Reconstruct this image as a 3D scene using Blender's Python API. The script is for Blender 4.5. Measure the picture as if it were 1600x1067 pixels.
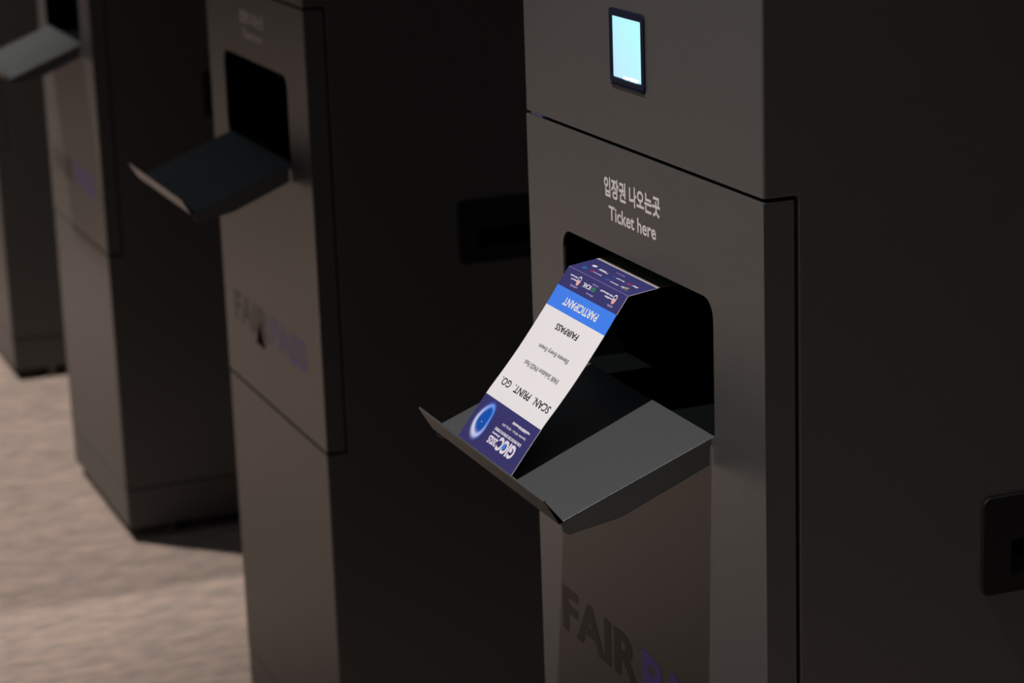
import bpy, bmesh, math, random
from mathutils import Vector, Matrix

for o in list(bpy.data.objects):
    bpy.data.objects.remove(o, do_unlink=True)
scene = bpy.context.scene
C = scene.collection
random.seed(4)

# ------------------------------------------------------------------ frame of reference
# X runs along the row of kiosks (far ones at -X), Y goes into the kiosks, Z up from the carpet.
ZO = 0.9332            # height of the seam between head and ticket door above the carpet

# ------------------------------------------------------------------ camera
cam_d = bpy.data.cameras.new('camera')
cam = bpy.data.objects.new('camera', cam_d)
C.objects.link(cam)
fw = Vector((-0.90299448, 0.34574564, -0.25507043))
rt = Vector((0.36578699, 0.93006811, -0.03425189))
up = Vector((-0.22539043, 0.12423071, 0.96631562))
CP = Vector((1.36747, -0.69524, 0.31790 + ZO))
cam.matrix_world = Matrix(((rt.x, up.x, -fw.x, CP.x), (rt.y, up.y, -fw.y, CP.y), (rt.z, up.z, -fw.z, CP.z), (0, 0, 0, 1)))
cam_d.sensor_width = 36.0
cam_d.lens = 36.0 * 3886.2 / 1600.0
cam_d.clip_start = 0.01
cam_d.dof.use_dof = True
cam_d.dof.focus_distance = (Vector((-0.20, -0.075, -0.155 + ZO)) - CP).dot(fw)
cam_d.dof.aperture_fstop = 8.5
cam_d.dof.aperture_blades = 7
scene.camera = cam

# ------------------------------------------------------------------ world and lights
world = bpy.data.worlds.new('dim_hall')
scene.world = world
world.use_nodes = True
bg = world.node_tree.nodes['Background']
bg.inputs[0].default_value = (0.86, 0.98, 1.12, 1)
bg.inputs[1].default_value = 0.06

def spot(name, loc, target, power, angle, blend=0.5, size=0.05, col=(1, 0.95, 0.9)):
    l = bpy.data.lights.new(name, 'SPOT')
    l.energy = power
    l.color = col
    l.spot_size = math.radians(angle)
    l.spot_blend = blend
    l.shadow_soft_size = size
    o = bpy.data.objects.new(name, l)
    C.objects.link(o)
    o.location = loc
    o.rotation_euler = (Vector(target) - Vector(loc)).to_track_quat('-Z', 'Y').to_euler()
    return o

# ceiling downlights over the aisle in front of the kiosks
spot('downlight', (0.05, -0.97, 2.75), (-0.05, -0.22, 0.3), 203, 42, 0.55, 0.03, (1, 0.97, 0.96))
spot('downlight', (-3.15, -0.90, 2.75), (-3.05, -0.65, 0), 268, 66, 0.6, 0.05)
spot('downlight', (-2.50, -1.25, 2.75), (-2.50, -1.20, 0), 230, 38, 0.6, 0.05)
spot('downlight', (-2.46, 0.50, 2.75), (-1.93, 0.0, 0), 105, 27, 0.25, 0.015)
spot('downlight', (-4.70, -0.95, 2.75), (-4.70, -0.85, 0), 130, 66, 0.6, 0.05)
spot('downlight', (-3.90, -2.5, 2.75), (-3.90, -2.5, 0), 105, 80, 0.7, 0.05)
spot('downlight', (-6.40, -2.0, 2.75), (-6.40, -2.0, 0), 250, 84, 0.7, 0.05)
spot('downlight', (1.50, -0.50, 2.75), (1.50, -0.40, 0), 190, 62, 0.4, 0.05)

scene.view_settings.view_transform = 'Standard'
scene.view_settings.look = 'None'
scene.view_settings.gamma = 1.0
scene.view_settings.exposure = 0.0
scene.view_settings.use_curve_mapping = False

# ------------------------------------------------------------------ materials
def srgb(r, g, b):
    f = lambda c: (c / 255) / 12.92 if c <= 10 else ((c / 255 + 0.055) / 1.055) ** 2.4
    return (f(r), f(g), f(b), 1)

def mat(name, col, rough=0.5, spec=0.5, bump=0.0, bscale=900, var=0.0, metallic=0.0):
    m = bpy.data.materials.new(name)
    m.use_nodes = True
    nt = m.node_tree
    b = nt.nodes['Principled BSDF']
    b.inputs['Base Color'].default_value = col
    b.inputs['Roughness'].default_value = rough
    b.inputs['Specular IOR Level'].default_value = spec
    b.inputs['Metallic'].default_value = metallic
    if bump or var:
        tc = nt.nodes.new('ShaderNodeTexCoord')
        n = nt.nodes.new('ShaderNodeTexNoise')
        n.inputs['Scale'].default_value = bscale
        n.inputs['Detail'].default_value = 3
        nt.links.new(tc.outputs['Object'], n.inputs['Vector'])
        if bump:
            bp = nt.nodes.new('ShaderNodeBump')
            bp.inputs['Strength'].default_value = bump
            bp.inputs['Distance'].default_value = 0.0004
            nt.links.new(n.outputs['Fac'], bp.inputs['Height'])
            nt.links.new(bp.outputs['Normal'], b.inputs['Normal'])
        if var:
            mx = nt.nodes.new('ShaderNodeMix')
            mx.data_type = 'RGBA'
            mx.inputs[6].default_value = tuple(c * (1 - var) for c in col[:3]) + (1,)
            mx.inputs[7].default_value = tuple(min(1, c * (1 + var)) for c in col[:3]) + (1,)
            nt.links.new(n.outputs['Fac'], mx.inputs[0])
            nt.links.new(mx.outputs[2], b.inputs['Base Color'])
    return m

def emit(name, col, strength):
    m = mat(name, (0.01, 0.01, 0.01, 1), 0.2)
    b = m.node_tree.nodes['Principled BSDF']
    b.inputs['Emission Color'].default_value = col
    b.inputs['Emission Strength'].default_value = strength
    return m

M = {}
M['steel'] = mat('grey_powder_coat', (0.056, 0.054, 0.051, 1), 0.40, 0.56, 0.35, 1400, 0.08)
M['tray'] = mat('tray_powder_coat', (0.065, 0.068, 0.067, 1), 0.32, 0.5, 0.8, 1300, 0.10)
M['liner'] = mat('black_liner', (0.0035, 0.0045, 0.0045, 1), 0.9, 0.03)
M['dark_fill'] = mat('black_recess_fill', (0.002, 0.002, 0.002, 1), 0.9, 0.1)
M['plastic'] = mat('black_plastic', (0.006, 0.006, 0.006, 1), 0.55, 0.2, 0.1, 1800)
M['bezel'] = mat('black_bezel_blue_glow', (0.004, 0.007, 0.022, 1), 0.5, 0.12)  # blue in the base colour imitates the display's glow on black
M['metal'] = mat('zinc_metal', (0.25, 0.24, 0.23, 1), 0.35, 0.5, metallic=1.0)
M['white_print'] = mat('white_print', (0.72, 0.65, 0.62, 1), 0.6, 0.3)
M['grey_print'] = mat('dark_grey_print', (0.016, 0.011, 0.010, 1), 0.45, 0.3)
M['violet_print'] = mat('violet_print', (0.10, 0.065, 0.42, 1), 0.45, 0.4)
M['black_mark'] = mat('black_mark', (0.003, 0.003, 0.003, 1), 0.8, 0.05)
M['paper'] = mat('white_badge_paper', (0.80, 0.76, 0.76, 1), 0.55, 0.3)
M['navy'] = mat('navy_badge_print', (0.039, 0.035, 0.147, 1), 0.5, 0.3)
M['blue'] = mat('blue_badge_print', (0.055, 0.22, 0.86, 1), 0.45, 0.35)
M['blank'] = mat('blank_badge_stock', (0.22, 0.175, 0.135, 1), 0.7, 0.2)  # brown base stands in for shade on the paper under the door edge
M['ink'] = mat('black_ink', (0.012, 0.014, 0.016, 1), 0.5, 0.3)
M['grey_ink'] = mat('thin_grey_ink', (0.10, 0.10, 0.10, 1), 0.5, 0.3)
M['badge_white'] = mat('badge_white_print', (0.75, 0.70, 0.78, 1), 0.5, 0.3)
M['lilac'] = mat('badge_lilac_print', (0.33, 0.25, 0.50, 1), 0.5, 0.3)
M['red'] = mat('badge_red_print', (0.38, 0.03, 0.10, 1), 0.5, 0.3)
M['pink'] = mat('badge_pink_print', (0.75, 0.38, 0.36, 1), 0.5, 0.3)
M['green'] = mat('badge_green_print', (0.04, 0.20, 0.12, 1), 0.5, 0.3)
M['yellow'] = mat('badge_yellow_print', (0.34, 0.34, 0.08, 1), 0.5, 0.3)
M['logo_blue'] = mat('badge_logo_blue_print', (0.03, 0.07, 0.42, 1), 0.5, 0.3)
M['teal'] = mat('badge_teal_print', (0.02, 0.13, 0.36, 1), 0.5, 0.3)

# lit display: pale cyan picture, a little whiter at its lower left
m = emit('lit_display', (0.5, 0.95, 1, 1), 1.0)
nt = m.node_tree
b = nt.nodes['Principled BSDF']
tc = nt.nodes.new('ShaderNodeTexCoord')
sp = nt.nodes.new('ShaderNodeSeparateXYZ')
nt.links.new(tc.outputs['Generated'], sp.inputs[0])
rp = nt.nodes.new('ShaderNodeValToRGB')
rp.color_ramp.elements[0].color = (0.52, 0.80, 1.0, 1)
rp.color_ramp.elements[1].color = (0.44, 1.0, 0.96, 1)
ad = nt.nodes.new('ShaderNodeMath'); ad.operation = 'MULTIPLY_ADD'
ad.inputs[1].default_value = 0.55
nt.links.new(sp.outputs[0], ad.inputs[0])
m2 = nt.nodes.new('ShaderNodeMath'); m2.operation = 'MULTIPLY'; m2.inputs[1].default_value = 0.5
nt.links.new(sp.outputs[2], m2.inputs[0])
nt.links.new(m2.outputs[0], ad.inputs[2])
nt.links.new(ad.outputs[0], rp.inputs[0])
nt.links.new(rp.outputs[0], b.inputs['Emission Color'])
b.inputs['Emission Strength'].default_value = 1.0
M['display'] = m
M['led'] = emit('white_blue_led', (0.55, 0.88, 1, 1), 6.0)
M['leak_glow'] = emit('blue_seam_glow', (0.04, 0.09, 0.4, 1), 0.10)

# carpet: streaks along Y, fine pile
m = bpy.data.materials.new('streaked_carpet')
m.use_nodes = True
nt = m.node_tree
b = nt.nodes['Principled BSDF']
b.inputs['Roughness'].default_value = 0.95
b.inputs['Specular IOR Level'].default_value = 0.1
tc = nt.nodes.new('ShaderNodeTexCoord')
def streak(sx, sy, detail, off):
    mp = nt.nodes.new('ShaderNodeMapping')
    mp.inputs['Scale'].default_value = (sx, sy, 1)
    mp.inputs['Location'].default_value = (off, off * 1.7, 0)
    nt.links.new(tc.outputs['Object'], mp.inputs[0])
    n = nt.nodes.new('ShaderNodeTexNoise')
    n.inputs['Scale'].default_value = 1
    n.inputs['Detail'].default_value = detail
    nt.links.new(mp.outputs[0], n.inputs['Vector'])
    return n
n1 = streak(26, 5.0, 4, 1.3)
n2 = streak(60, 22, 3, 7.1)
n3 = streak(420, 300, 2, 3.3)
def mixc(fac, a, c):
    mx = nt.nodes.new('ShaderNodeMix'); mx.data_type = 'RGBA'
    nt.links.new(fac, mx.inputs[0])
    for s, v in ((6, a), (7, c)):
        if isinstance(v, tuple): mx.inputs[s].default_value = v
        else: nt.links.new(v, mx.inputs[s])
    return mx.outputs[2]
def ramp(n, lo, hi):
    r = nt.nodes.new('ShaderNodeMapRange')
    r.inputs[1].default_value = lo; r.inputs[2].default_value = hi
    nt.links.new(n.outputs['Fac'], r.inputs[0])
    return r.outputs[0]
c1 = mixc(ramp(n1, 0.35, 0.65), (0.37, 0.282, 0.232, 1), (0.54, 0.40, 0.335, 1))
c2 = mixc(ramp(n2, 0.36, 0.64), (0.29, 0.25, 0.24, 1), (0.62, 0.465, 0.38, 1))
mm = nt.nodes.new('ShaderNodeMix'); mm.data_type = 'RGBA'; mm.inputs[0].default_value = 0.5
nt.links.new(c1, mm.inputs[6]); nt.links.new(c2, mm.inputs[7])
mul = nt.nodes.new('ShaderNodeMix'); mul.data_type = 'RGBA'; mul.blend_type = 'MULTIPLY'; mul.inputs[0].default_value = 1
nt.links.new(mm.outputs[2], mul.inputs[6])
nt.links.new(mixc(ramp(n3, 0.3, 0.7), (0.75, 0.75, 0.75, 1), (1.1, 1.1, 1.1, 1)), mul.inputs[7])
nt.links.new(mul.outputs[2], b.inputs['Base Color'])
bp = nt.nodes.new('ShaderNodeBump'); bp.inputs['Strength'].default_value = 0.5; bp.inputs['Distance'].default_value = 0.002
nt.links.new(n3.outputs['Fac'], bp.inputs['Height']); nt.links.new(bp.outputs['Normal'], b.inputs['Normal'])
M['carpet'] = m
M['wall'] = mat('dark_hall_wall', (0.05, 0.045, 0.042, 1), 0.85, 0.2, 0.2, 200, 0.1)

# ------------------------------------------------------------------ helpers
def obj(name, me, material, parent=None):
    if isinstance(me, bmesh.types.BMesh):
        bm = me
        me = bpy.data.meshes.new(name)
        bm.to_mesh(me); bm.free()
    o = bpy.data.objects.new(name, me)
    C.objects.link(o)
    if material is not None:
        me.materials.clear()
        for mm_ in (material if isinstance(material, (list, tuple)) else [material]):
            me.materials.append(mm_)
    if parent is not None:
        o.parent = parent
    return o

def tag(o, label, cat, group=None):
    o['label'] = label; o['category'] = cat
    if group: o['group'] = group

def bevel(o, w=0.0012, seg=2, ang=35):
    mod = o.modifiers.new('bevel', 'BEVEL')
    mod.width = w; mod.segments = seg; mod.limit_method = 'ANGLE'; mod.angle_limit = math.radians(ang)
    mod.harden_normals = False
    return o

def box(bm, x0, x1, y0, y1, z0, z1):
    v = [bm.verts.new(c) for c in ((x0, y0, z0), (x1, y0, z0), (x1, y1, z0), (x0, y1, z0), (x0, y0, z1), (x1, y0, z1), (x1, y1, z1), (x0, y1, z1))]
    for f in ((0, 3, 2, 1), (4, 5, 6, 7), (0, 1, 5, 4), (1, 2, 6, 5), (2, 3, 7, 6), (3, 0, 4, 7)):
        bm.faces.new([v[i] for i in f])
    return bm

def newbox(*a):
    return box(bmesh.new(), *a)

def cyl(bm, x, y, z0, z1, r, n=16):
    a = [bm.verts.new((x + r * math.cos(2 * math.pi * i / n), y + r * math.sin(2 * math.pi * i / n), z0)) for i in range(n)]
    b_ = [bm.verts.new((v.co.x, v.co.y, z1)) for v in a]
    bm.faces.new(a[::-1]); bm.faces.new(b_)
    for i in range(n):
        bm.faces.new((a[i], a[(i + 1) % n], b_[(i + 1) % n], b_[i]))

def rrect(x0, x1, z0, z1, rt_, rb, n=6):
    """rounded rectangle, four corner lists: TL, TR, BR, BL"""
    out = []
    for cx, cz, r, a0 in ((x0 + rt_, z1 - rt_, rt_, 180), (x1 - rt_, z1 - rt_, rt_, 90), (x1 - rb, z0 + rb, rb, 0), (x0 + rb, z0 + rb, rb, 270)):
        out.append([(cx + r * math.cos(math.radians(a0 - 90 * k / n)), cz + r * math.sin(math.radians(a0 - 90 * k / n))) for k in range(n + 1)])
    return out

def ring_panel(outer, inner, to3, t0, t1):
    """plate with a hole; outer, inner = four corner lists each; to3(u, v, t) -> point; t0 front, t1 back"""
    bm = bmesh.new()
    L = []
    for t in (t0, t1):
        L.append(([[bm.verts.new(to3(u, v, t)) for u, v in c] for c in outer], [[bm.verts.new(to3(u, v, t)) for u, v in c] for c in inner]))
    for s in range(2):
        O, I = L[s]
        for k in range(4):
            k2 = (k + 1) % 4
            ho = len(O[k]) // 2; ho2 = len(O[k2]) // 2; hi = len(I[k]) // 2; hi2 = len(I[k2]) // 2
            loop = O[k][ho:] + O[k2][:ho2 + 1] + list(reversed(I[k][hi:] + I[k2][:hi2 + 1]))
            bm.faces.new(loop if s == 0 else loop[::-1])
    for which in (0, 1):
        a = sum(L[0][which], []); b_ = sum(L[1][which], [])
        n = len(a)
        for i in range(n):
            j = (i + 1) % n
            bm.faces.new((a[i], b_[i], b_[j], a[j]) if which == 0 else (a[i], a[j], b_[j], b_[i]))
    bmesh.ops.recalc_face_normals(bm, faces=bm.faces)
    return bm

def corners(x0, x1, z0, z1):
    return [[(x0, z1)], [(x1, z1)], [(x1, z0)], [(x0, z0)]]

def prism_x(prof, x0, x1):
    bm = bmesh.new()
    a = [bm.verts.new((x0, y, z)) for y, z in prof]
    b_ = [bm.verts.new((x1, y, z)) for y, z in prof]
    bm.faces.new(a); bm.faces.new(b_[::-1])
    n = len(prof)
    for i in range(n):
        j = (i + 1) % n
        bm.faces.new((a[i], b_[i], b_[j], a[j]))
    bmesh.ops.recalc_face_normals(bm, faces=bm.faces)
    return bm

def cut(o, cutters):
    tmp = []
    for bmc in cutters:
        c = obj('cutter', bmc, None)
        tmp.append(c)
        md = o.modifiers.new('cut', 'BOOLEAN'); md.operation = 'DIFFERENCE'; md.object = c; md.solver = 'EXACT'
    bpy.context.view_layer.update()
    me = bpy.data.meshes.new_from_object(o.evaluated_get(bpy.context.evaluated_depsgraph_get()))
    o.modifiers.clear()
    me.name = o.name
    o.data = me
    for c in tmp:
        bpy.data.objects.remove(c, do_unlink=True)

def text_tris(body, weight=0.0, shear=0.0, space=1.0, res=3):
    """flat lettering as (verts 2D in 0..1 box, faces)"""
    cu = bpy.data.curves.new('txt', 'FONT')
    cu.body = body; cu.size = 1.0; cu.offset = weight; cu.shear = shear; cu.space_character = space
    cu.resolution_u = res; cu.fill_mode = 'FRONT'
    t = bpy.data.objects.new('txt', cu)
    C.objects.link(t)
    bpy.context.view_layer.update()
    me = bpy.data.meshes.new_from_object(t.evaluated_get(bpy.context.evaluated_depsgraph_get()))
    bpy.data.objects.remove(t, do_unlink=True)
    V = [(v.co.x, v.co.y) for v in me.vertices]
    F = [tuple(p.vertices) for p in me.polygons]
    bpy.data.meshes.remove(me)
    x0 = min(v[0] for v in V); x1 = max(v[0] for v in V); y0 = min(v[1] for v in V); y1 = max(v[1] for v in V)
    return [((x - x0) / (x1 - x0), (y - y0) / (y1 - y0)) for x, y in V], F

def lettering(name, body, to3, rect, material, parent, weight=0.0, shear=0.0, space=1.0):
    V, F = text_tris(body, weight, shear, space)
    a0, a1, b0, b1 = rect
    me = bpy.data.meshes.new(name)
    me.from_pydata([to3(a0 + (a1 - a0) * u, b0 + (b1 - b0) * v) for u, v in V], [], F)
    me.update()
    return obj(name, me, material, parent)

# ------------------------------------------------------------------ the setting
fl = obj('floor', newbox(-11, 6, -8, 4, -0.05, 0.0), M['carpet']); fl['kind'] = 'structure'
w_ = obj('wall_back', newbox(-11, 6, 4.0, 4.1, -0.05, 3.4), M['wall']); w_['kind'] = 'structure'
w_ = obj('wall_far', newbox(-11.1, -11, -8, 4.1, -0.05, 3.4), M['wall']); w_['kind'] = 'structure'

# ------------------------------------------------------------------ ticket kiosk
W, D = 0.40, 0.46
GAP = 0.0026
ZTOP = 0.42
ZL, ZPL, ZB = -0.4832, -0.8507, -0.9132
G = 0.0228
OX0, OX1, OZ0, OZ1 = -0.3335, -0.0745, -0.1765, -0.0797

def K(x, y, z):                       # kiosk front-right edge frame -> local frame of the kiosk's base
    return (x + W / 2, y - D / 2, z + ZO)
def kmove(bm):
    for v in bm.verts: v.co = Vector(K(*v.co))
    return bm
def face3(x, z):                      # a point on the printed front
    return K(x, -0.00015, z)

def make_kiosk():
    root = bpy.data.objects.new('ticket_kiosk', None)
    C.objects.link(root)
    g2 = GAP / 2
    prof = [(0, ZPL + 0.0006), (D, ZPL + 0.0006), (D, ZTOP), (0, ZTOP), (0, g2), (G + g2, g2), (G + g2, ZL - g2), (0, ZL - g2)]
    body = obj('body', kmove(prism_x(prof, -W, 0)), M['steel'], root)
    cut(body, [kmove(newbox(-0.346, -0.060, 0.0, 0.17, -0.190, -0.058)),
               kmove(newbox(-0.028, 0.01, 0.1855, 0.2675, -0.2775, -0.2530)),
               kmove(newbox(-W - 0.01, -W + 0.028, 0.1855, 0.2675, -0.2775, -0.2530)),
               kmove(newbox(-0.2310, -0.1790, -0.01, 0.02, 0.0480, 0.0950))])
    body.data.materials.clear(); body.data.materials.append(M['steel'])
    bevel(body, 0.0013, 2)
    # black filler added so the joint behind the door stays dark
    dark_fill = bmesh.new()
    box(dark_fill, -W + 0.005, -0.005, 0.004, G - 0.004, -g2, g2)
    box(dark_fill, -W + 0.005, -0.005, 0.004, G - 0.004, ZL - g2, ZL + g2)
    for xa, xb in ((-W + 0.005, -W + 0.009), (-0.009, -0.005)):
        box(dark_fill, xa, xb, G - g2, G + g2, ZL, 0)
    obj('door_gap_fill', kmove(dark_fill), M['dark_fill'], root)
    # door with the ticket opening
    door = obj('ticket_door', kmove(ring_panel(corners(-W, 0, ZL + g2, -g2), rrect(OX0, OX1, OZ0, OZ1, 0.014, 0.005),
               lambda u, v, t: (u, t, v), 0.0, G - g2)), M['steel'], root)
    cut(door, [kmove(newbox(-W + 0.002, -0.002, 0.002, G + 0.01, ZL + g2 + 0.002, -g2 - 0.002))])
    door.data.materials.clear(); door.data.materials.append(M['steel'])
    bevel(door, 0.0007, 2)
    lettering('korean_lettering', '입장권 나오는곳', face3, (-0.2515, -0.1555, -0.0400, -0.0250), M['white_print'], door, 0.032)
    lettering('lettering', 'Ticket here', face3, (-0.2440, -0.1630, -0.0565, -0.0458), M['white_print'], door, 0.022)
    lettering('logo_lettering', 'FAIR', face3, (-0.3560, -0.2085, -0.4085, -0.3715), M['grey_print'], door, 0.035)
    lettering('logo_lettering', 'PASS', face3, (-0.2030, -0.0580, -0.4090, -0.3712), M['violet_print'], door, 0.035)
    # black box behind the opening: back, floor, roof, two cheeks
    ch = bmesh.new()
    box(ch, -0.345, -0.061, 0.166, 0.169, -0.189, -0.059)
    box(ch, -0.345, -0.061, 0.0035, 0.166, -0.189, -0.186)
    box(ch, -0.345, -0.061, 0.0035, 0.166, -0.062, -0.059)
    box(ch, -0.345, -0.342, 0.0035, 0.166, -0.186, -0.062)
    box(ch, -0.064, -0.061, 0.0035, 0.166, -0.186, -0.062)
    obj('chute_lining', kmove(ch), M['liner'], root)
    # printer mouth in the chute
    pr = bmesh.new()
    box(pr, -0.300, -0.110, 0.105, 0.160, -0.0870, -0.063)
    box(pr, -0.300, -0.110, 0.105, 0.160, -0.125, -0.0930)
    o = obj('printer_mouth', kmove(pr), M['plastic'], root); bevel(o, 0.003, 3)
    # catch tray: bent sheet, sloping down and out, lip at its front, cheeks folded down
    t = 0.0015
    x0, x1 = -0.3270, -0.0800
    yb, zb_, yf, zf = 0.0025, -0.1752, -0.1118, -0.2190
    yl, zl_ = -0.1222, -0.2012
    def sheet(a, b_, nrm):
        return [a, b_, (b_[0] + nrm[0] * t, b_[1] + nrm[1] * t), (a[0] + nrm[0] * t, a[1] + nrm[1] * t)]
    path = [(yb, zb_), (yf + 0.003, zf + 0.0011), (yf, zf), (yf - 0.0006, zf + 0.0012), (yl, zl_)]
    low = [(yb, zb_ - t), (yf + 0.003, zf - t + 0.0011), (yf - 0.0004, zf - t), (yf - 0.0019, zf + 0.0004), (yl - 0.0013, zl_ - 0.0008)]
    tr = prism_x(path + low[::-1], x0, x1)
    ck = [(yb, zb_ - t * 0.5), (yf + 0.001, zf - t * 0.5), (-0.1095, -0.2262), (-0.1050, -0.2286), (-0.0668, -0.2222), (-0.0015, -0.1955), (-0.0012, -0.1835)]
    for xa, xb in ((x0, x0 + t), (x1 - t, x1)):
        c2_ = prism_x(ck, xa, xb)
        tmp = bpy.data.meshes.new('tmp'); c2_.to_mesh(tmp); c2_.free()
        tr.from_mesh(tmp); bpy.data.meshes.remove(tmp)
    tray = obj('catch_tray', kmove(tr), M['tray'], root)
    bevel(tray, 0.0012, 4, 25)
    # scanner display in the head
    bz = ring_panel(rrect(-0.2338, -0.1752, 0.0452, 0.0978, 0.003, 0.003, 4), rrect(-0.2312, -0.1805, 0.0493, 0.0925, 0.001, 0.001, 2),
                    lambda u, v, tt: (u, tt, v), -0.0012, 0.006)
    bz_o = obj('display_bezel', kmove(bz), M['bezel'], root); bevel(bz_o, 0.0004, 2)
    obj('display', kmove(newbox(-0.2325, -0.1795, 0.0006, 0.004, 0.0480, 0.0940)), M['display'], root)
    for xa, xb, za, zb2 in ((-0.2130, -0.2050, 0.0497, 0.0512), (-0.2020, -0.1900, 0.0496, 0.0515)):
        obj('led_lamp', kmove(newbox(xa, xb, 0.0000, 0.0005, za, zb2)), M['led'], root)
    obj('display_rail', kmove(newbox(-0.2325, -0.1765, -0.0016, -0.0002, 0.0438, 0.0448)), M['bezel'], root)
    obj('seam_glow', kmove(newbox(-0.3930, -0.3700, 0.0012, 0.0035, -0.0008, 0.0008)), M['leak_glow'], root)  # added glowing sliver, stands in for display light leaking through the seam
    # recessed carrying handle on each side
    for sx in (0, 1):
        hp = ring_panel(rrect(0.1615, 0.2915, -0.2905, -0.2203, 0.007, 0.007), rrect(0.1850, 0.2680, -0.2780, -0.2525, 0.003, 0.003, 3),
                        (lambda u, v, tt: (0.0 + tt, u, v)) if sx == 0 else (lambda u, v, tt: (-W - tt, u, v)), 0.0022, -0.0004)
        h = obj('side_handle', kmove(hp), M['plastic'], root)
        bevel(h, 0.0012, 3)
        q = bmesh.new()
        a, c_ = (-0.0275, -0.0265) if sx == 0 else (-W + 0.0265, -W + 0.0275)
        box(q, a, c_, 0.186, 0.267, -0.277, -0.2535)
        obj('handle_pocket', kmove(q), M['dark_fill'], h)
    # plinth and levelling feet
    pl = obj('plinth', kmove(newbox(-W + 0.0006, -0.0006, 0.0006, D - 0.0006, ZB, ZPL - 0.0006)), M['steel'], root); bevel(pl, 0.0013, 2)
    core = obj('plinth_joint', kmove(newbox(-W + 0.004, -0.004, 0.004, D - 0.004, ZPL - 0.0006, ZPL + 0.0006)), M['dark_fill'], root)
    for fx in (-W + 0.03, -0.03):
        for fy in (0.075, D - 0.075):
            f = bmesh.new()
            cyl(f, fx, fy, ZB - 0.0125, ZB, 0.006, 12)
            cyl(f, fx, fy, -ZO, ZB - 0.0125, 0.016, 20)
            obj('levelling_foot', kmove(f), M['metal'], root)
    return root

def copy_tree(o, parent=None):
    c = o.copy(); C.objects.link(c)
    c.parent = parent
    for ch in list(o.children):
        copy_tree(ch, c)
    return c

GRP = 'ticket kiosks in a row'
spots = [(0.0, 0.0, 'dark grey ticket kiosk with a printed badge lying across its catch tray'),
         (-1.1186, 0.037, 'dark grey ticket kiosk with an empty tray and a black triangle in its logo'),
         (-2.225, 0.0412, 'dark grey ticket kiosk with empty tray, beyond the kiosk with the triangle'),
         (-3.2441, 0.0555, 'dark grey ticket kiosk at the far end of the row')]
proto = make_kiosk()
kiosks = []
for i, (x, y, lab) in enumerate(spots):
    k = proto if i == 0 else copy_tree(proto)
    k.location = (x - W / 2, y + D / 2, 0)
    tag(k, lab, 'kiosk', GRP)
    kiosks.append(k)
# the black triangle on the second kiosk's logo
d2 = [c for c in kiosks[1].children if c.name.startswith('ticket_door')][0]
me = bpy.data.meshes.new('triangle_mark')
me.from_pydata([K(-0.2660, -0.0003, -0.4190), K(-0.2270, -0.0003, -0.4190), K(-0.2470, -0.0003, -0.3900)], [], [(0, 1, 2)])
tm = obj('triangle_mark', me, M['black_mark'], d2)

# ------------------------------------------------------------------ the badge
XR, BW = -0.1735, 0.103
raw_b = [(0.1150, -0.0902), (0.0600, -0.0905), (0.0187, -0.0917), (0.0045, -0.0927), (-0.0181, -0.0957)]
raw_f = [(-0.0181, -0.0957), (-0.0272, -0.1081), (-0.0368, -0.1218), (-0.0565, -0.1479), (-0.0713, -0.1658), (-0.0868, -0.1835), (-0.1078, -0.2103), (-0.1118, -0.2152)]
def smooth(P, n=12):
    out = []
    for i in range(len(P) - 1):
        p0 = Vector(P[i - 1]) if i else Vector(P[0]) * 2 - Vector(P[1])
        p1, p2 = Vector(P[i]), Vector(P[i + 1])
        p3 = Vector(P[i + 2]) if i + 2 < len(P) else p2 * 2 - p1
        for k in range(n):
            t = k / n
            out.append(0.5 * (2 * p1 + (p2 - p0) * t + (2 * p0 - 5 * p1 + 4 * p2 - p3) * t * t + (3 * p1 - p0 - 3 * p2 + p3) * t ** 3))
    out.append(Vector(P[-1]))
    return out
PB, PF = smooth(raw_b), smooth(raw_f)
def arcl(P):
    s = [0.0]
    for a, b_ in zip(P, P[1:]): s.append(s[-1] + (b_ - a).length)
    return s
SB, SF = arcl(PB), arcl(PF)
SB = [s - SB[-1] for s in SB]
LEN = SF[-1]
def at(s):
    P, S = (PB, SB) if s < 0 else (PF, SF)
    i = 0
    while i < len(S) - 2 and S[i + 1] < s: i += 1
    k = (s - S[i]) / (S[i + 1] - S[i])
    tg = (P[i + 1] - P[i]).normalized()
    return P[i].lerp(P[i + 1], k), Vector((tg.y, -tg.x))      # normal pointing up/outward
ORI = Vector((XR - BW / 2, -0.11, -0.2125 + ZO))
def bpt(u, s, h=0.0):          # u mm from the right edge, s mm from the crease -> local point
    p, n = at(s / 1000)
    p = p + n * h
    return Vector((XR - u / 1000, p.x, p.y + ZO)) - ORI
def B3(h):
    return lambda u, s: bpt(u, s, h)
broot = bpy.data.objects.new('event_badge', None)
C.objects.link(broot)
broot.location = ORI
tag(broot, 'printed navy and white participant badge hanging from the ticket slot onto the tray', 'badge')
def strip(name, s0, s1, material, th=0.0003, u0=-1.3, u1=105.2, h=0.0, n=None):
    n = n or max(2, int((s1 - s0) / 1.5))
    bm = bmesh.new()
    R = []
    for i in range(n + 1):
        s = s0 + (s1 - s0) * i / n
        R.append([bm.verts.new(bpt(u, s, hh)) for u, hh in ((u0, h), (u1, h), (u1, h - th), (u0, h - th))])
    for a, b_ in zip(R, R[1:]):
        for k in range(4):
            bm.faces.new((a[k], a[(k + 1) % 4], b_[(k + 1) % 4], b_[k]))
    bm.faces.new(R[0]); bm.faces.new(R[-1][::-1])
    bmesh.ops.recalc_face_normals(bm, faces=bm.faces)
    return obj(name, bm, material, broot)
L_ = LEN * 1000
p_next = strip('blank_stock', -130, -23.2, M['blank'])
p_edge = strip('perforated_edge', -23.2, -22.6, M['badge_white'])
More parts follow.
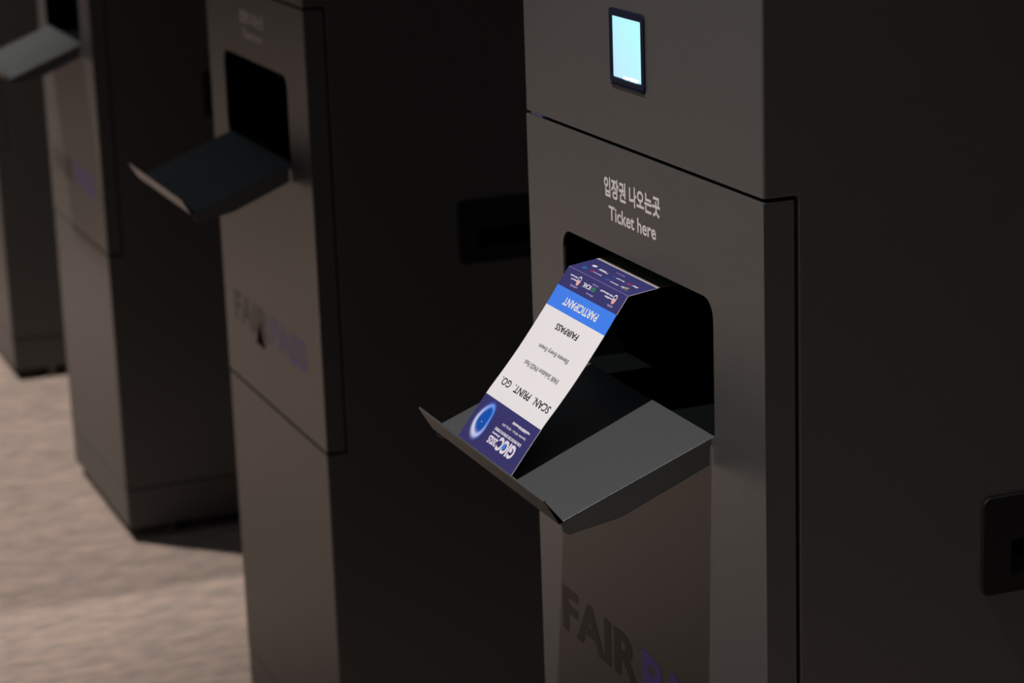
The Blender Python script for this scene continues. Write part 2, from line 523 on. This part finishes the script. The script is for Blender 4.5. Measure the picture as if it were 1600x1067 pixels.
p_stub = strip('sponsor_panel', -22.6, -0.35, M['navy'])
p_fold = strip('fold_edge', -0.35, 0.0, M['lilac'])
p_foot = strip('organiser_panel', 0.0, 15.4, M['navy'])
p_role = strip('role_band', 15.4, 32.1, M['blue'])
p_body = strip('name_panel', 32.1, 111.2, M['paper'])
p_head = strip('header_panel', 111.2, L_, M['navy'])
for a, b_ in ((p_stub, (-22.6, -0.35)), (p_foot, (0, 15.4)), (p_head, (111.2, L_))):      # cut paper edge shows white
    e = strip('paper_edge', b_[0], b_[1], M['badge_white'], 0.00032, -1.55, -1.2, 0.00002)
    e.parent = a
PH = 0.00010
lettering('role_lettering', 'PARTICIPANT', B3(PH), (21.6, 82.4, 20.8, 27.1), M['paper'], p_role, 0.025)
lettering('name_lettering', 'FAIRPASS', B3(PH), (31.8, 71.8, 40.3, 45.3), M['ink'], p_body, 0.02)
lettering('text_line', 'Elevate Every Event', B3(PH), (24.5, 78.9, 58.4, 62.9), M['grey_ink'], p_body, 0.012)
lettering('text_line', 'FAIR Solution PASS Fast', B3(PH), (20.3, 83.6, 74.8, 78.7), M['grey_ink'], p_body, 0.012)
lettering('slogan_lettering', 'SCAN.  PRINT.  GO.', B3(PH), (5.5, 97.4, 93.8, 99.8), M['ink'], p_body, 0.014)
lettering('event_lettering', 'GICC', B3(PH), (13.0, 44.0, 130.6, 141.2), M['badge_white'], p_head, 0.05)
lettering('event_lettering', '2025', B3(PH), (45.2, 61.0, 134.0, 140.2), M['badge_white'], p_head, 0.045)
lettering('small_lettering', 'GLOBAL INFRASTRUCTURE COOPERATION CONFERENCE', B3(PH), (10.8, 60.6, 127.2, 129.6), M['badge_white'], p_head, 0.045)
lettering('small_lettering', 'September 16(Tue) ~ 18(Thu), 2025', B3(PH), (10.0, 54.0, 121.8, 124.0), M['badge_white'], p_head, 0.02)
def quad(name, u0, u1, s0, s1, material, parent, h=PH):
    me = bpy.data.meshes.new(name)
    me.from_pydata([bpt(u0, s0, h), bpt(u1, s0, h), bpt(u1, s1, h), bpt(u0, s1, h)], [], [(0, 1, 2, 3)])
    return obj(name, me, material, parent)
def dashes(name, u0, u1, s0, s1, material, parent, seed=1, step=1.1):
    """a line of print too small to read: a row of tiny uneven marks"""
    rnd = random.Random(seed)
    V, F = [], []
    u = u0
    while u < u1:
        wdt = min(step * rnd.uniform(0.6, 1.3), u1 - u + 0.05)
        a = s0 + (s1 - s0) * rnd.choice((0, 0, 0.15)); b_ = s1 - (s1 - s0) * rnd.choice((0, 0.3, 0.3))
        i = len(V)
        V += [bpt(u, a, PH), bpt(u + wdt * 0.8, a, PH), bpt(u + wdt * 0.8, b_, PH), bpt(u, b_, PH)]
        F.append((i, i + 1, i + 2, i + 3))
        u += wdt
    me = bpy.data.meshes.new(name); me.from_pydata(V, [], F)
    return obj(name, me, material, parent)
def blob(name, uc, sc, ru, rs, material, parent, h=PH, n=18, hole=0.0, a0=0, a1=360):
    V, F = [], []
    full = abs(a1 - a0) >= 360
    cnt = n if full else n + 1
    for i in range(cnt):
        a = math.radians(a0 + (a1 - a0) * i / n)
        V.append(bpt(uc + ru * math.cos(a), sc + rs * math.sin(a), h))
        V.append(bpt(uc + ru * hole * math.cos(a), sc + rs * hole * math.sin(a), h))
    for i in range(n):
        j = (i + 1) % cnt
        F.append((2 * i, 2 * j, 2 * j + 1, 2 * i + 1))
    me = bpy.data.meshes.new(name); me.from_pydata(V, [], F)
    return obj(name, me, material, parent)
dashes('small_lettering', 9.0, 41.3, 117.2, 119.4, M['badge_white'], p_head, 5)
dashes('small_lettering', 46.5, 60.8, 131.0, 133.0, M['badge_white'], p_head, 6)
blob('letter_dot', 32.0, 135.8, 2.3, 2.3, M['blue'], p_head, PH * 2)

# glowing ring picture in the header: a printed patch with its colours on the vertices
uc, sc, RR = 85.0, 129.6, 17.5
NR, NA = 40, 72
V, F, COL = [], [], []
def ring_col(u, s):
    du, ds = (u - uc), (s - sc)
    r = math.hypot(du * 1.08, ds * 0.92); a = math.atan2(ds, du)
    rr = 11.0 + 0.5 * math.sin(3 * a + 1) + 1.6 * max(0, math.cos(a + 2.0)) ** 6
    wob = 0.5 + 0.5 * math.cos(a - 0.75)           # whiter at the left and lower side
    navy = (0.039, 0.035, 0.147)
    out = max(0, 1 - max(0, r - rr) / 5.0) ** 2 if r > rr else 1
    base = [n_ * (1 - out) + g_ * out for n_, g_ in zip(navy, (0.03, 0.12, 0.62))]
    if r < rr:
        k = 0.5 + 0.5 * math.sin(u * 2.3 + 1.7 * math.sin(s * 1.9)) * math.sin(s * 2.1 + u)
        inn = (0.008, 0.05 + 0.07 * k, 0.36 + 0.16 * k)
        t_ = min(1, (rr - r) / 2.5)
        base = [b0 * (1 - t_) + i_ * t_ for b0, i_ in zip(base, inn)]
    wd = 1.3 + 1.1 * wob
    g = math.exp(-((r - rr + 0.3) / wd) ** 2)
    ringc = [x_ * (1 - wob) + y_ * wob for x_, y_ in zip((0.10, 0.30, 0.92), (0.74, 0.74, 0.90))]
    return tuple(b0 * (1 - g) + c0 * g for b0, c0 in zip(base, ringc)) + (1,)
for i in range(NR + 1):
    for j in range(NA):
        r = RR * i / NR; a = 2 * math.pi * j / NA
        u = min(uc + r * math.cos(a), 104.9); s = sc + r * math.sin(a)
        V.append(bpt(u, min(s, L_ - 0.2), PH * 0.6)); COL.append(ring_col(u, s))
for i in range(NR):
    for j in range(NA):
        k = (j + 1) % NA
        F.append((i * NA + j, (i + 1) * NA + j, (i + 1) * NA + k, i * NA + k))
me = bpy.data.meshes.new('ring_picture'); me.from_pydata(V, [], F)
ca = me.color_attributes.new('print', 'FLOAT_COLOR', 'POINT')
for i, c_ in enumerate(COL): ca.data[i].color = c_
m = mat('ring_picture_print', (0.1, 0.1, 0.5, 1), 0.42, 0.35)
at_n = m.node_tree.nodes.new('ShaderNodeVertexColor'); at_n.layer_name = 'print'
m.node_tree.links.new(at_n.outputs[0], m.node_tree.nodes['Principled BSDF'].inputs['Base Color'])
obj('ring_picture', me, m, p_head)
blob('ring_star', 85, 130.3, 0.6, 0.6, M['badge_white'], p_head, PH, 8)

# organisers' marks at the foot of the badge
def emblem(u, s):
    blob('emblem', u, s + 1.2, 2.6, 2.3, M['pink'], p_foot, PH)
    blob('emblem', u, s - 0.6, 3.0, 3.4, M['badge_white'], p_foot, PH * 1.5, 18, 0.72, 150, 400)
emblem(13.8, 6.8)
for (u0, u1, s0, s1, c_, sd) in ((18.0, 40.0, 4.4, 5.7, 'badge_white', 11), (17.0, 30.0, 6.7, 8.0, 'badge_white', 12), (9.7, 19.2, 11.3, 12.8, 'lilac', 13),
                                 (45.5, 56.0, 3.4, 4.6, 'lilac', 14), (45.0, 57.5, 11.2, 12.6, 'lilac', 15),
                                 (82.0, 95.0, 4.3, 5.6, 'badge_white', 16), (80.5, 91.0, 6.6, 7.9, 'badge_white', 17), (73.7, 87.0, 11.0, 12.5, 'lilac', 18)):
    dashes('small_lettering', u0, u1, s0, s1, M[c_], p_foot, sd)
blob('emblem', 50.0, 7.2, 3.8, 2.2, M['green'], p_foot, PH, 5, 0.35)
lettering('organiser_lettering', 'ICAK', B3(PH), (55.0, 69.0, 5.4, 9.0), M['badge_white'], p_foot, 0.03)
emblem(77.4, 6.8)
# sponsors' marks on the stub
for (u, s, ru, rs, c_) in ((16.5, -7.0, 3.8, 1.7, 'yellow'), (24.0, -12.3, 5.0, 1.2, 'red'), (47.5, -6.0, 5.5, 1.4, 'logo_blue'), (50.5, -12.4, 3.6, 1.3, 'logo_blue'),
                           (77.5, -6.8, 3.2, 1.8, 'red'), (90.6, -6.5, 4.6, 2.2, 'teal'), (87.5, -13.3, 5.0, 1.8, 'badge_white')):
    blob('sponsor_mark', u, s, ru * 0.8, rs * 0.75, M[c_], p_stub)
for (u0, u1, s0, s1, sd) in ((18.5, 24.5, -7.0, -5.4, 21), (10.5, 19.0, -13.6, -11.8, 22), (28.5, 42.5, -6.2, -5.0, 23), (32.0, 46.0, -12.8, -11.6, 24), (60.5, 74.5, -7.2, -6.2, 25),
                             (66.0, 77.5, -13.6, -11.2, 26), (60.5, 70.0, -12.4, -11.2, 27), (43.6, 58.4, -18.2, -17.2, 28), (10.5, 22.0, -4.9, -4.2, 28)):
    dashes('sponsor_lettering', u0, u1, s0, s1, M['badge_white' if sd < 28 else 'lilac'], p_stub, sd)
